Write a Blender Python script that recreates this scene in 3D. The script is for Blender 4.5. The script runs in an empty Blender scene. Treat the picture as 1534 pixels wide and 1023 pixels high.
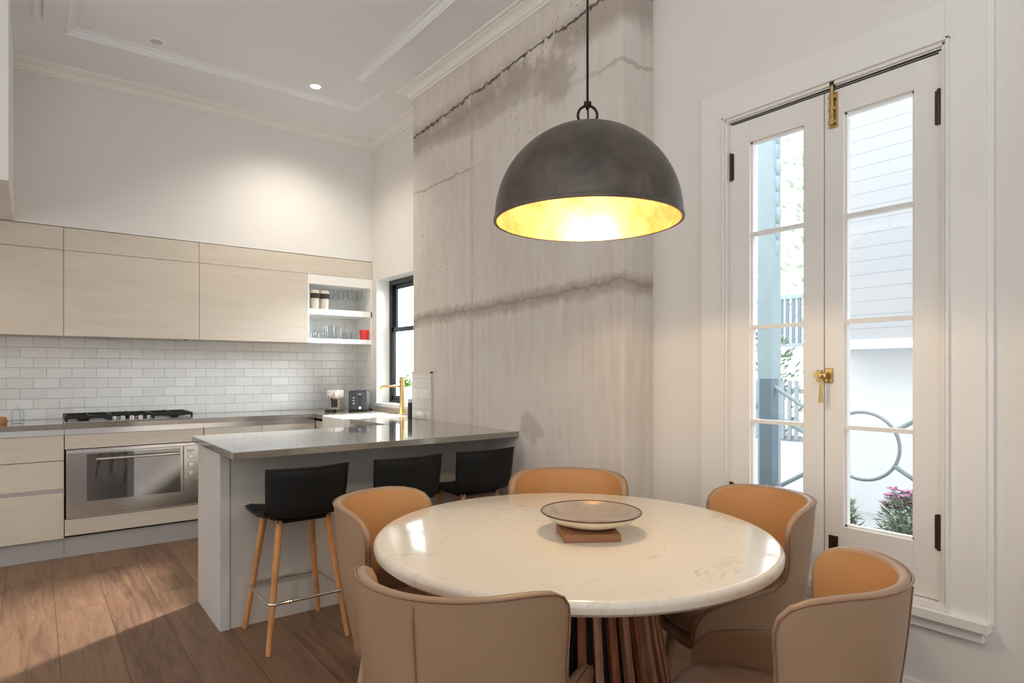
import bpy, bmesh, math, random
from mathutils import Vector, Matrix
random.seed(7)
PI = math.pi
SC = bpy.context.scene
COL = SC.collection

# ------------------------------------------------------------------ shader helpers
class NT:
    def __init__(s, name):
        s.m = bpy.data.materials.new(name); s.m.use_nodes = True
        s.t = s.m.node_tree; s.t.nodes.clear()
        s.out = s.t.nodes.new('ShaderNodeOutputMaterial')
    def n(s, typ, **kw):
        nd = s.t.nodes.new(typ)
        for k, v in kw.items(): setattr(nd, k, v)
        return nd
    def put(s, sock, v):
        if isinstance(v, bpy.types.NodeSocket): s.t.links.new(v, sock)
        elif isinstance(v, (tuple, list)):
            if len(v) == 3 and sock.type == 'RGBA': v = (*v, 1)
            sock.default_value = v
        else: sock.default_value = v
    def math(s, op, a, b=0.0, c=0.0, clamp=False):
        nd = s.n('ShaderNodeMath', operation=op); nd.use_clamp = clamp
        s.put(nd.inputs[0], a); s.put(nd.inputs[1], b); s.put(nd.inputs[2], c)
        return nd.outputs[0]
    def coord(s, kind='Object'):
        return s.n('ShaderNodeTexCoord').outputs[kind]
    def xyz(s, v):
        nd = s.n('ShaderNodeSeparateXYZ'); s.put(nd.inputs[0], v); return nd.outputs
    def comb(s, x, y, z):
        nd = s.n('ShaderNodeCombineXYZ')
        for i, v in enumerate((x, y, z)): s.put(nd.inputs[i], v)
        return nd.outputs[0]
    def mapp(s, v, scale=(1, 1, 1), rot=(0, 0, 0), loc=(0, 0, 0)):
        nd = s.n('ShaderNodeMapping'); s.put(nd.inputs['Vector'], v)
        nd.inputs['Scale'].default_value = scale; nd.inputs['Rotation'].default_value = rot
        nd.inputs['Location'].default_value = loc
        return nd.outputs[0]
    def noise(s, v, scale=5, detail=3, rough=.5, dist=0):
        nd = s.n('ShaderNodeTexNoise'); s.put(nd.inputs['Vector'], v)
        nd.inputs['Scale'].default_value = scale; nd.inputs['Detail'].default_value = detail
        nd.inputs['Roughness'].default_value = rough; nd.inputs['Distortion'].default_value = dist
        return nd.outputs['Fac']
    def smooth(s, v, a, b):
        nd = s.n('ShaderNodeMapRange', interpolation_type='SMOOTHSTEP')
        s.put(nd.inputs['Value'], v); nd.inputs['From Min'].default_value = a; nd.inputs['From Max'].default_value = b
        return nd.outputs['Result']
    def mix(s, f, a, b, mode='MIX'):
        nd = s.n('ShaderNodeMix', data_type='RGBA', blend_type=mode)
        s.put(nd.inputs['Factor'], f); s.put(nd.inputs['A'], a) if 0 else s.put(nd.inputs[6], a); s.put(nd.inputs[7], b)
        return nd.outputs[2]
    def bump(s, h, strength=.2, dist=.01):
        nd = s.n('ShaderNodeBump'); s.put(nd.inputs['Height'], h)
        nd.inputs['Strength'].default_value = strength; nd.inputs['Distance'].default_value = dist
        return nd.outputs[0]
    def bsdf(s, color=(.8, .8, .8), rough=.5, metal=0., normal=None, **kw):
        b = s.n('ShaderNodeBsdfPrincipled')
        s.put(b.inputs['Base Color'], color); s.put(b.inputs['Roughness'], rough); s.put(b.inputs['Metallic'], metal)
        if normal is not None: s.put(b.inputs['Normal'], normal)
        for k, v in kw.items(): s.put(b.inputs[k.replace('_', ' ')], v)
        s.t.links.new(b.outputs[0], s.out.inputs[0])
        return s.m

def sr(r, g, b):   # sRGB 0-255 -> linear
    f = lambda c: (c / 255 / 12.92) if c <= 10 else ((c / 255 + .055) / 1.055) ** 2.4
    return (f(r), f(g), f(b))

def plain(name, color, rough=.5, metal=0., var=.06, scale=8, bumpk=0, **kw):
    t = NT(name); co = t.coord()
    n = t.noise(co, scale, 4)
    c2 = tuple(max(0, c * (1 - var * 2)) for c in color)
    c = t.mix(n, color, c2)
    nm = t.bump(t.noise(co, scale * 8, 3), bumpk, .003) if bumpk else None
    return t.bsdf(c, rough, metal, nm, **kw)

M = {}
M['wall'] = plain('wall_paint', sr(233, 229, 223), .6, var=.01, scale=2)
M['wall_w'] = plain('wall_paint_light', sr(232, 231, 228), .6, var=.01, scale=2)
M['ceil'] = plain('ceiling_paint', sr(236, 238, 240), .7, var=.008, scale=2)
M['trim'] = plain('trim_gloss', sr(239, 236, 231), .35, var=.008, scale=3)
M['white'] = plain('white_gloss', sr(245, 244, 240), .2, var=.01)
M['panel'] = plain('painted_grey_panel', sr(205, 205, 203), .45, var=.01)
M['kick'] = plain('kickboard_grey', sr(178, 176, 172), .4, var=.02)
M['steel'] = plain('brushed_steel', (.62, .62, .62), .28, 1., var=.03)
M['chrome'] = plain('chrome', (.8, .8, .8), .08, 1., var=.01)
M['brass'] = plain('aged_brass', (.62, .44, .18), .3, 1., var=.12, scale=30)
M['dbrass'] = plain('dark_bronze', (.10, .07, .045), .4, .8, var=.2, scale=40)
M['iron'] = plain('black_iron', (.018, .015, .013), .5, .3, var=.2, scale=40)
M['blackmetal'] = plain('charcoal_frame', sr(38, 46, 54), .4, .2, var=.05)
M['stool'] = plain('black_leatherette', (.010, .010, .010), .55, var=.2, scale=30, bumpk=.05, Specular_IOR_Level=.3)
M['strap'] = plain('pendant_iron', (.035, .028, .022), .45, .7, var=.2, scale=50)
M['red'] = plain('red_glaze', (.75, .035, .02), .25, var=.03)
M['cork'] = plain('cork_board', sr(176, 122, 82), .7, var=.22, scale=60, bumpk=.3)
M['bowl_out'] = plain('cream_glaze', sr(243, 232, 205), .25, var=.03)
M['bowl_in'] = plain('grey_glaze', sr(168, 152, 138), .07, var=.15, scale=20, Coat_Weight=1.)
M['bowl_rim'] = plain('brown_rim', sr(82, 58, 42), .3)
M['dark'] = plain('dark_gap', (.012, .008, .006), .8)
M['ext_white'] = plain('exterior_white', (.66, .67, .68), .7, var=.02)
M['ext_grey'] = plain('exterior_grey', (.30, .33, .36), .7, var=.03)
M['ext_blue'] = plain('exterior_blue_grey', (.14, .20, .23), .6, var=.05)
M['ext_pale'] = plain('exterior_pale_blue', (.30, .38, .40), .6, var=.08, scale=12)
M['ext_ground'] = plain('exterior_paving', (.42, .42, .41), .8, var=.1)
M['leafy'] = plain('garden_leaf', (.30, .42, .28), .6, var=.25, scale=20)
M['leafp'] = plain('pale_leaf', (.46, .55, .42), .6, var=.2, scale=20)
M['herb'] = plain('herb_leaf', (.22, .45, .12), .5, var=.25, scale=60)
M['pink'] = plain('pink_petal', (.60, .28, .46), .6, var=.2, scale=40)
M['soil'] = plain('soil', (.05, .035, .025), .9)
M['cream_trim'] = plain('cream_edge_trim', sr(228, 216, 190), .4)
M['toaster'] = plain('toaster_grey', sr(62, 68, 74), .35, .3)
M['toasters'] = plain('toaster_steel', sr(120, 126, 132), .3, .8)
M['cream_plastic'] = plain('cream_plastic', sr(226, 216, 202), .35)
M['black_pl'] = plain('black_plastic', (.012, .012, .014), .3)
M['band'] = plain('brown_band', sr(66, 46, 36), .6)
M['orange'] = plain('amber_wood', sr(190, 130, 70), .5, var=.2, scale=30)

def glass_mat(name, tint=(1, 1, 1), refl=.9):
    t = NT(name)
    tr = t.n('ShaderNodeBsdfTransparent'); tr.inputs[0].default_value = (*tint, 1)
    gl = t.n('ShaderNodeBsdfGlossy'); gl.inputs['Roughness'].default_value = .02
    nn = t.noise(t.coord(), 3, 2)
    fr = t.n('ShaderNodeFresnel'); fr.inputs[0].default_value = 1.45
    f = t.math('MULTIPLY', fr.outputs[0], t.math('ADD', t.math('MULTIPLY', nn, .05), refl))
    geo = t.n('ShaderNodeNewGeometry')
    f = t.math('MULTIPLY', f, t.math('SUBTRACT', 1.0, geo.outputs['Backfacing']))
    mx = t.n('ShaderNodeMixShader'); t.put(mx.inputs[0], f)
    t.t.links.new(tr.outputs[0], mx.inputs[1]); t.t.links.new(gl.outputs[0], mx.inputs[2])
    t.t.links.new(mx.outputs[0], t.out.inputs[0])
    return t.m
M['lam2'] = plain('grey_laminate', sr(206, 201, 192), .4, var=.04, scale=5)
M['glass'] = glass_mat('window_glass')
M['tumbler'] = glass_mat('drinking_glass', (.96, .975, .98), 1.3)

def emis(name, col, strength):
    t = NT(name); e = t.n('ShaderNodeEmission')
    e.inputs[0].default_value = (*col, 1); e.inputs[1].default_value = strength
    t.t.links.new(e.outputs[0], t.out.inputs[0]); return t.m
M['bulb'] = emis('bulb_glow', (1, .82, .55), 14)
M['dlight'] = emis('downlight_glow', (1, .93, .82), 30)

def wood_mat(name, c1, c2, scale=(3, 3, .4), rough=.45, ax=None):
    t = NT(name); co = t.mapp(t.coord(), scale)
    n = t.noise(co, 12, 5, .6, .6); n2 = t.noise(co, 40, 3)
    f = t.math('MULTIPLY_ADD', n2, .35, t.math('MULTIPLY', n, .75))
    c = t.mix(t.smooth(f, .3, .8), c1, c2)
    return t.bsdf(c, rough, 0, t.bump(n2, .05, .002))
M['oakleg'] = wood_mat('oak_leg', sr(214, 160, 104), sr(180, 120, 68))
M['slat'] = wood_mat('walnut_slat', sr(176, 118, 86), sr(120, 70, 46), rough=.28)
M['slat2'] = wood_mat('pale_walnut_slat', sr(196, 150, 116), sr(140, 92, 64), rough=.28)
# cabinet fronts: pale horizontal-grain laminate
t = NT('pale_oak_laminate'); co = t.mapp(t.coord(), (.6, 3, 7))
n = t.noise(co, 3.0, 5, .6, .4); n2 = t.noise(t.mapp(t.coord(), (1.5, 6, 30)), 5, 3)
f = t.math('MULTIPLY_ADD', n2, .4, t.math('MULTIPLY', n, .6))
M['lam'] = t.bsdf(t.mix(t.smooth(f, .25, .75), sr(217, 209, 196), sr(206, 196, 181)), .42)
# counter
t = NT('grey_stone_counter'); co = t.coord()
n = t.noise(co, 220, 2); n2 = t.noise(co, 4, 3)
M['counter'] = t.bsdf(t.mix(t.smooth(t.math('ADD', t.math('MULTIPLY', n, .8), t.math('MULTIPLY', n2, .2)), .3, .7), sr(116, 110, 102), sr(144, 138, 129)), .10, IOR=1.75, Coat_Weight=.6)
# leather
def leather(name, c1, c2, rough):
    t = NT(name); co = t.coord()
    n = t.noise(co, 5, 4, .6); n2 = t.noise(co, 260, 2)
    return t.bsdf(t.mix(n, c1, c2), rough, 0, t.bump(n2, .12, .001))
t = NT('tan_leather_inside_shaded'); co = t.coord(); n = t.noise(co, 5, 4, .6)
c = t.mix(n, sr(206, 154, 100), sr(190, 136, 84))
c = t.mix(t.smooth(t.math('ADD', t.xyz(co)[2], t.math('MULTIPLY', n, .05)), .70, .52), c, sr(150, 112, 82))  # browner low down is painted shade; the leather itself is one colour
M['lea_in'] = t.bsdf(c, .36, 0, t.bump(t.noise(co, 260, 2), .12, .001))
M['lea_out'] = leather('taupe_leather_outside', sr(166, 136, 108), sr(148, 119, 93), .42)
M['lea_seat'] = leather('taupe_leather_seat', sr(160, 130, 106), sr(140, 112, 90), .34)
M['pipe'] = leather('leather_piping', sr(150, 112, 84), sr(130, 96, 70), .4)
M['clegs'] = leather('leather_leg', sr(186, 152, 118), sr(170, 136, 104), .45)
# marble
t = NT('cream_marble'); co = t.coord()
cs = t.mapp(co, (1.0, 2.2, 1), (0, 0, .62))
n = t.noise(cs, 5.5, 8, .62, 1.1)
v = t.math('ABSOLUTE', t.math('SUBTRACT', n, .5))
vein = t.math('SUBTRACT', 1.0, t.smooth(v, 0, .022))
msk = t.smooth(t.noise(cs, 3.2, 3), .5, .68)
n3 = t.noise(co, 1.8, 3); n4 = t.noise(t.mapp(co, (7, 40, 9), (0, 0, .62)), 4, 4)
base = t.mix(n3, sr(226, 217, 200), sr(212, 201, 184))
base = t.mix(t.math('MULTIPLY', t.smooth(n4, .56, .72), .34), base, sr(180, 164, 140))
M['marble'] = t.bsdf(t.mix(t.math('MULTIPLY', t.math('MULTIPLY', vein, msk), .42), base, sr(150, 134, 112)), .13, Coat_Weight=.25)
# floor
t = NT('oak_floorboards'); co = t.coord()
x, y, z = t.xyz(co)
u = t.comb(t.math('ADD', y, 20.0), t.math('ADD', x, 4.38 - .02), 0)
br = t.n('ShaderNodeTexBrick'); t.put(br.inputs['Vector'], u)
br.offset = .37; br.squash = 1
for k, v in dict(Scale=1, **{'Mortar Size': .0022, 'Mortar Smooth': .3, 'Bias': 0, 'Brick Width': 1.9, 'Row Height': .2225}).items(): br.inputs[k].default_value = v
br.inputs['Color1'].default_value = (0, 0, 0, 1); br.inputs['Color2'].default_value = (1, 1, 1, 1); br.inputs['Mortar'].default_value = (.5, .5, .5, 1)
pv = t.xyz(br.outputs['Color'])[0]
g = t.comb(t.math('MULTIPLY', x, 9), t.math('ADD', t.math('MULTIPLY', y, .9), t.math('MULTIPLY', pv, 13)), pv)
n = t.noise(g, 2.6, 6, .62, .9); n2 = t.noise(g, 14, 4, .6)
kn = t.smooth(t.noise(t.comb(t.math('MULTIPLY', x, 5), t.math('MULTIPLY', y, 2.2), pv), 2.1, 2), .70, .80)
c = t.mix(t.smooth(n, .3, .72), sr(128, 98, 76), sr(86, 61, 44))
c = t.mix(t.math('MULTIPLY', pv, .6), c, sr(142, 111, 86))
c = t.mix(t.math('MULTIPLY', t.smooth(n2, .55, .75), .35), c, sr(84, 56, 38))
c = t.mix(t.math('MULTIPLY', kn, .7), c, sr(60, 38, 24))
c = t.mix(t.math('MULTIPLY', br.outputs['Fac'], .75), c, sr(52, 36, 25))
M['floor'] = t.bsdf(c, t.math('MULTIPLY_ADD', n2, .25, .30), 0, t.bump(t.math('SUBTRACT', n2, t.math('MULTIPLY', br.outputs['Fac'], 1.5)), .18, .003))
# subway tile
def tile(name, swap):
    t = NT(name); x, y, z = t.xyz(t.coord())
    h = y if swap else x
    u = t.comb(t.math('ADD', h, 10.0), t.math('SUBTRACT', z, .903), 0)
    br = t.n('ShaderNodeTexBrick'); t.put(br.inputs['Vector'], u); br.offset = .5
    for k, v in dict(Scale=1, **{'Mortar Size': .0016, 'Mortar Smooth': .4, 'Bias': 0, 'Brick Width': .1515, 'Row Height': .0742}).items(): br.inputs[k].default_value = v
    br.inputs['Color1'].default_value = (0, 0, 0, 1); br.inputs['Color2'].default_value = (1, 1, 1, 1); br.inputs['Mortar'].default_value = (.5, .5, .5, 1)
    pv = t.xyz(br.outputs['Color'])[0]
    c = t.mix(pv, sr(232, 232, 229), sr(222, 222, 219)); c = t.mix(br.outputs['Fac'], c, sr(196, 194, 190))
    w = t.noise(t.comb(t.math('ADD', h, t.math('MULTIPLY', pv, 5)), z, pv), 11, 2)
    hgt = t.math('SUBTRACT', t.math('MULTIPLY', w, .9), t.math('MULTIPLY', br.outputs['Fac'], .5))
    return t.bsdf(c, .08, 0, t.bump(hgt, .9, .008))
M['tile'] = tile('white_subway_tile', False); M['tile2'] = tile('white_subway_tile_side', True)
# concrete pier
t = NT('raw_concrete'); co = t.coord(); x, y, z = t.xyz(co)
h = t.math('ADD', y, x)
cv = t.comb(t.math('MULTIPLY', h, 9), 0, t.math('MULTIPLY', z, .8))
n1 = t.noise(cv, 2.2, 5, .6); nb = t.noise(co, 2.0, 5, .6); fine = t.noise(t.comb(t.math('MULTIPLY', h, 60), 0, t.math('MULTIPLY', z, 3)), 2, 3)
nj = t.noise(co, 6, 5, .65); nj2 = t.noise(co, 22, 4, .6)
c = t.mix(t.smooth(n1, .3, .7), sr(220, 213, 205), sr(210, 201, 192))
c = t.mix(t.math('MULTIPLY', t.smooth(nb, .4, .75), .6), c, sr(228, 223, 217))
c = t.mix(t.math('MULTIPLY', t.smooth(fine, .5, .8), .14), c, sr(168, 152, 138))
dz = t.math('MULTIPLY', t.math('SUBTRACT', nj, .5), .16)
dz2 = t.math('MULTIPLY', t.math('SUBTRACT', nj2, .5), .07)
zz = t.math('ADD', t.math('ADD', z, t.math('MULTIPLY', dz, .45)), dz2)
def band(z0, slope, w):
    d = t.math('ABSOLUTE', t.math('SUBTRACT', zz, t.math('MULTIPLY_ADD', y, slope, z0)))
    return t.math('SUBTRACT', 1.0, t.smooth(d, w * .15, w))
def ell(y0, z0, ry, rz):
    yn = t.math('ADD', y, t.math('MULTIPLY', t.math('SUBTRACT', nj, .5), .5))
    a = t.math('POWER', t.math('DIVIDE', t.math('SUBTRACT', yn, y0), ry), 2.0)
    b = t.math('POWER', t.math('DIVIDE', t.math('SUBTRACT', zz, z0), rz), 2.0)
    return t.math('SUBTRACT', 1.0, t.smooth(t.math('ADD', a, b), .3, 1.6))
s1 = t.math('MULTIPLY', band(1.735, -.028, .075), .60)
s1b = t.math('MULTIPLY', band(1.74, -.028, .014), .35)
up = t.math('MULTIPLY', band(3.14, -.05, .16), .62)
crack = t.math('MULTIPLY', band(3.225, -.058, .014), t.smooth(nj2, .34, .46))
th = t.math('MULTIPLY', t.math('MULTIPLY', band(2.56, 0.0, .013), .5), t.smooth(y, 3.2, 3.5))
low2 = t.math('MULTIPLY', t.math('MULTIPLY', band(2.75, 0.0, .02), .4), t.smooth(y, 2.6, 2.0))
c = t.mix(t.math('MULTIPLY', up, t.smooth(nj, .30, .5)), c, sr(146, 130, 117))
c = t.mix(s1, c, sr(150, 133, 120)); c = t.mix(s1b, c, sr(118, 100, 88))
c = t.mix(th, c, sr(130, 112, 98)); c = t.mix(low2, c, sr(130, 112, 98))
c = t.mix(t.math('MULTIPLY', ell(2.52, 2.82, .15, .12), .6), c, sr(158, 147, 137))
c = t.mix(t.math('MULTIPLY', ell(2.76, .93, .08, .09), .36), c, sr(140, 127, 116))
c = t.mix(t.math('MULTIPLY', ell(3.2, 2.88, .65, .09), .45), c, sr(150, 138, 127))
c = t.mix(t.math('MULTIPLY', crack, .9), c, sr(62, 48, 40))
dy = t.math('ABSOLUTE', t.math('ADD', t.math('SUBTRACT', y, 3.335), t.math('MULTIPLY', t.math('SUBTRACT', nj, .5), .02)))
vl = t.math('SUBTRACT', 1.0, t.smooth(dy, .004, .04))
c = t.mix(t.math('MULTIPLY', t.math('MULTIPLY', vl, .42), t.smooth(nb, .42, .6)), c, sr(206, 172, 134))
vl2 = t.math('MULTIPLY', t.math('SUBTRACT', 1.0, t.smooth(dy, .001, .007)), t.smooth(nj2, .4, .55))
c = t.mix(t.math('MULTIPLY', vl2, .4), c, sr(120, 100, 84))
vo = t.n('ShaderNodeTexVoronoi'); t.put(vo.inputs['Vector'], t.comb(t.math('MULTIPLY', h, 1.6), 0, z)); vo.inputs['Scale'].default_value = 22
pit = t.math('SUBTRACT', 1.0, t.smooth(vo.outputs['Distance'], .10, .17))
pm = t.smooth(t.math('ADD', t.noise(co, 1.7, 3), t.math('MULTIPLY', t.math('SUBTRACT', z, 2.0), .10)), .56, .68)
pit = t.math('MULTIPLY', pit, pm)
c = t.mix(t.math('MULTIPLY', pit, .7), c, sr(96, 80, 70))
hh = t.math('SUBTRACT', t.math('MULTIPLY', n1, .5), t.math('ADD', pit, t.math('MULTIPLY', crack, 2.0)))
hh = t.math('SUBTRACT', hh, t.math('MULTIPLY', nj2, .4))
M['concrete'] = t.bsdf(c, .75, 0, t.bump(hh, .35, .008))
# shade outside / inside
t = NT('blackened_shade'); co = t.coord()
n = t.noise(co, 9, 6, .65, .4)
M['shade'] = t.bsdf(t.mix(t.smooth(n, .3, .7), sr(100, 90, 80), sr(70, 62, 54)), .42, .30, t.bump(t.noise(co, 30, 3), .06, .002))
t = NT('gold_leaf'); co = t.coord()
n = t.noise(co, 12, 6, .7, .5)
M['gold'] = t.bsdf(t.mix(t.smooth(n, .3, .72), (.74, .54, .26), (.44, .28, .11)), .40, .7)
# weatherboard
t = NT('weatherboard'); x, y, z = t.xyz(t.coord())
fr = t.math('FRACT', t.math('DIVIDE', z, .115))
ln = t.math('SUBTRACT', 1.0, t.smooth(fr, .0, .10))
M['board'] = t.bsdf(t.mix(t.math('MULTIPLY', ln, .8), (.34, .345, .35), (.19, .20, .21)), .7, 0, t.bump(fr, .3, .01))

# ------------------------------------------------------------------ mesh helpers
class MB:
    def __init__(s): s.bm = bmesh.new()
    def box(s, x0, x1, y0, y1, z0, z1):
        vs = [s.bm.verts.new(p) for p in ((x0,y0,z0),(x1,y0,z0),(x1,y1,z0),(x0,y1,z0),(x0,y0,z1),(x1,y0,z1),(x1,y1,z1),(x0,y1,z1))]
        for f in ((0,3,2,1),(4,5,6,7),(0,1,5,4),(1,2,6,5),(2,3,7,6),(3,0,4,7)): s.bm.faces.new([vs[i] for i in f])
        return s
    def tube(s, pts, r, n=12, closed=False, caps=True):
        pts = [Vector(p) for p in pts]; N = len(pts)
        rs = r if isinstance(r, (list, tuple)) else [r] * N
        rings = []; prev = None
        for i, p in enumerate(pts):
            if closed: d = pts[(i + 1) % N] - pts[i - 1]
            else: d = pts[min(i + 1, N - 1)] - pts[max(i - 1, 0)]
            d.normalize()
            if prev is None:
                a = Vector((0, 0, 1)) if abs(d.z) < .9 else Vector((1, 0, 0))
                u = d.cross(a).normalized()
            else:
                u = (prev - d * prev.dot(d)).normalized()
            prev = u; w = d.cross(u)
            rings.append([s.bm.verts.new(p + (u * math.cos(2*PI*k/n) + w * math.sin(2*PI*k/n)) * rs[i]) for k in range(n)])
        for i in range(N if closed else N - 1):
            a, b = rings[i], rings[(i + 1) % N]
            for k in range(n): s.bm.faces.new((a[k], a[(k+1) % n], b[(k+1) % n], b[k]))
        if caps and not closed:
            s.bm.faces.new(list(reversed(rings[0]))); s.bm.faces.new(rings[-1])
        return s
    def lathe(s, prof, n=32, c=(0, 0), sx=1, sy=1):
        rings = []
        for r, z in prof:
            if r < 1e-6: rings.append([s.bm.verts.new((c[0], c[1], z))])
            else: rings.append([s.bm.verts.new((c[0] + r*sx*math.cos(2*PI*k/n), c[1] + r*sy*math.sin(2*PI*k/n), z)) for k in range(n)])
        for a, b in zip(rings, rings[1:]):
            for k in range(n):
                k2 = (k + 1) % n
                if len(a) == 1 and len(b) == 1: continue
                if len(a) == 1: s.bm.faces.new((a[0], b[k2], b[k]))
                elif len(b) == 1: s.bm.faces.new((a[k], a[k2], b[0]))
                else: s.bm.faces.new((a[k], a[k2], b[k2], b[k]))
        return s
    def prism(s, poly, z0, z1):
        a = [s.bm.verts.new((p[0], p[1], z0)) for p in poly]; b = [s.bm.verts.new((p[0], p[1], z1)) for p in poly]
        n = len(poly); s.bm.faces.new(list(reversed(a))); s.bm.faces.new(b)
        for i in range(n): s.bm.faces.new((a[i], a[(i+1) % n], b[(i+1) % n], b[i]))
        return s
    def sweep(s, path, prof):
        """prof: closed list of (offset to the left of the path, z); mitred"""
        pts = [Vector(p) for p in path]; N = len(pts); rings = []
        for i, p in enumerate(pts):
            ns = []
            if i > 0: d = (p - pts[i-1]).normalized(); ns.append(Vector((-d.y, d.x)))
            if i < N - 1: d = (pts[i+1] - p).normalized(); ns.append(Vector((-d.y, d.x)))
            m = ns[0] if len(ns) == 1 else (ns[0] + ns[1]) / (1 + ns[0].dot(ns[1]))
            rings.append([s.bm.verts.new((p.x + m.x*o, p.y + m.y*o, z)) for o, z in prof])
        k = len(prof)
        for a, b in zip(rings, rings[1:]):
            for j in range(k): s.bm.faces.new((a[j], a[(j+1) % k], b[(j+1) % k], b[j]))
        s.bm.faces.new(rings[0]); s.bm.faces.new(list(reversed(rings[-1])))
        return s
    def ico(s, c, r, sc=(1, 1, 1), sub=1):
        m = Matrix.Translation(c) @ Matrix.Diagonal((*sc, 1))
        bmesh.ops.create_icosphere(s.bm, subdivisions=sub, radius=r, matrix=m); return s
    def leaf(s, c, d, L, w):
        c = Vector(c); d = Vector(d).normalized(); a = Vector((0, 0, 1)) if abs(d.z) < .9 else Vector((1, 0, 0))
        u = d.cross(a).normalized(); nrm = u.cross(d)
        ps = [c, c + d*L*.45 + u*w*.5 - nrm*w*.1, c + d*L, c + d*L*.45 - u*w*.5 - nrm*w*.1]
        vs = [s.bm.verts.new(p) for p in ps]; s.bm.faces.new((vs[0], vs[1], vs[2])); s.bm.faces.new((vs[0], vs[2], vs[3])); return s
    def build(s, name, mat, parent=None, smooth=False, bevel=0, seg=2, fix=True, auto=None):
        if fix: bmesh.ops.recalc_face_normals(s.bm, faces=s.bm.faces)
        me = bpy.data.meshes.new(name); s.bm.to_mesh(me); s.bm.free()
        me.materials.append(mat)
        if smooth:
            for p in me.polygons: p.use_smooth = True
        o = bpy.data.objects.new(name, me); COL.objects.link(o)
        if parent: o.parent = parent
        if bevel:
            b = o.modifiers.new('bevel', 'BEVEL'); b.width = bevel; b.segments = seg; b.limit_method = 'ANGLE'; b.angle_limit = .6
        if auto:
            try: me.set_sharp_from_angle(angle=auto)
            except Exception: pass
        return o

def Bx(name, mat, x0, x1, y0, y1, z0, z1, parent=None, bevel=0):
    return MB().box(min(x0,x1), max(x0,x1), min(y0,y1), max(y0,y1), min(z0,z1), max(z0,z1)).build(name, mat, parent, bevel=bevel)
def tag(o, label, cat, group=None, kind=None):
    o['label'] = label; o['category'] = cat
    if group: o['group'] = group
    if kind: o['kind'] = kind
    return o
def struct(o, label=None, cat=None):
    o['kind'] = 'structure'
    if label: o['label'] = label; o['category'] = cat
    return o
def thing(name, label, cat, loc=(0, 0, 0), rz=0, group=None):
    o = bpy.data.objects.new(name, None); COL.objects.link(o); o.location = loc; o.rotation_euler = (0, 0, rz)
    o.empty_display_size = .05
    return tag(o, label, cat, group)
def copy_tree(o, parent=None):
    c = o.copy(); COL.objects.link(c)
    if parent: c.parent = parent
    for ch in list(o.children): copy_tree(ch, c)
    return c

# ------------------------------------------------------------------ key planes (metres)
XW = 2.46      # window / french-door wall
XP = 2.24      # pier face
YW = 5.65      # tiled kitchen wall
YB = 5.30      # bulkhead + wall cupboard fronts
YC = 5.10      # base cupboard fronts
ZS, ZT = 3.33, 3.368
XL, YR = -2.6, -2.4

# ------------------------------------------------------------------ shell
struct(Bx('floor', M['floor'], XL, XW + .2, YR, YW + .2, -.08, 0), 'wide oak floorboards running toward the kitchen', 'floor')
cm = MB()
cm.box(XL, XW, YR, YW, ZT, ZT + .1)
cm.box(-.105, XW, 4.72, YB, ZS, ZT)
cm.box(2.085, XW, 4.215, 4.72, ZS, ZT)
cm.box(1.88, XW, YR, 4.215, ZS, ZT)
cm.box(XL, .15, YR, 4.72, ZS, ZT)
struct(cm.build('ceiling', M['ceil']), 'white ceiling with a shallow tray recess', 'ceiling')
tr = MB(); path = [(.15, YR), (.15, 4.72), (2.085, 4.72), (2.085, 4.215), (1.88, 4.215), (1.88, YR)]
tr.sweep(list(reversed(path)), [(0, ZS - .005), (0, ZT), (.05, ZT), (.05, ZT - .008), (.03, ZT - .012), (.02, ZS + .010), (.010, ZS + .004), (.010, ZS - .005)])
#tr.sweep(list(reversed(path)), [(-.05, ZS + .004), (-.05, ZS - .010), (-.035, ZS - .016), (-.02, ZS - .010), (-.02, ZS + .004)])
struct(tr.build('trim_1', M['ceil']), 'stepped moulding round the ceiling tray', 'moulding')
sm = MB(); sm.box(.0, .03, YR, 4.6, ZS - .02, ZS); sm.box(.045, .07, YR, 4.6, ZS - .012, ZS)
struct(sm.build('trim_2', M['ceil']), 'raised strips beside the tray on the left', 'moulding')
# cornice: path walks with the room on its left
CP = [(XW, .2 - 2.5), (XW, 2.04), (XP, 2.04), (XP, 4.12), (XW, 4.12), (XW, YB), (-.105, YB)]
prof = [(0, 3.262), (.014, 3.262), (.016, 3.276), (.026, 3.277), (.028, 3.283), (.030, 3.292), (.040, 3.305), (.056, 3.312), (.066, 3.313), (.068, 3.319), (.090, 3.320), (.094, ZS + .002), (0, ZS + .002)]
struct(MB().sweep(CP, prof).build('trim_3', M['trim']), 'fine stepped cornice where walls meet the ceiling', 'cornice')
# walls
struct(Bx('wall_back', M['tile'], XL, XW, YW, YW + .15, .0, ZT), 'white subway tiled kitchen wall', 'wall')
struct(Bx('wall_bulkhead', M['wall_w'], -.105, XW, YB, YW, 2.25, ZT), 'plain off-white wall above the kitchen cupboards', 'wall')
struct(Bx('wall_left_bulkhead', M['wall_w'], XL, -.105, 4.2, YW, 2.25, ZT), 'lowered ceiling block at the left edge', 'wall')
w = MB(); T = .18
D0, D1, DZ0, DZ1 = .785, 1.60, .455, 2.345     # door opening
K0, K1, KZ0, KZ1 = 4.20, 5.21, .965, 2.08      # kitchen window opening
for a in ((YR, D0, 0, ZT), (D0, D1, 0, DZ0), (D0, D1, DZ1, ZT), (D1, K0, 0, ZT), (K0, K1, 0, KZ0), (K0, K1, KZ1, ZT), (K1, YW, 0, ZT)):
    w.box(XW, XW + T, a[0], a[1], a[2], a[3])
struct(w.build('wall_right', M['wall']), 'off-white wall holding the french doors and the kitchen window', 'wall')
struct(Bx('wall_pier', M['concrete'], XP, XW, 2.04, 4.12, 0, ZT, bevel=.004), 'raw concrete pier with dark seams and pitting', 'wall')
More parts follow.
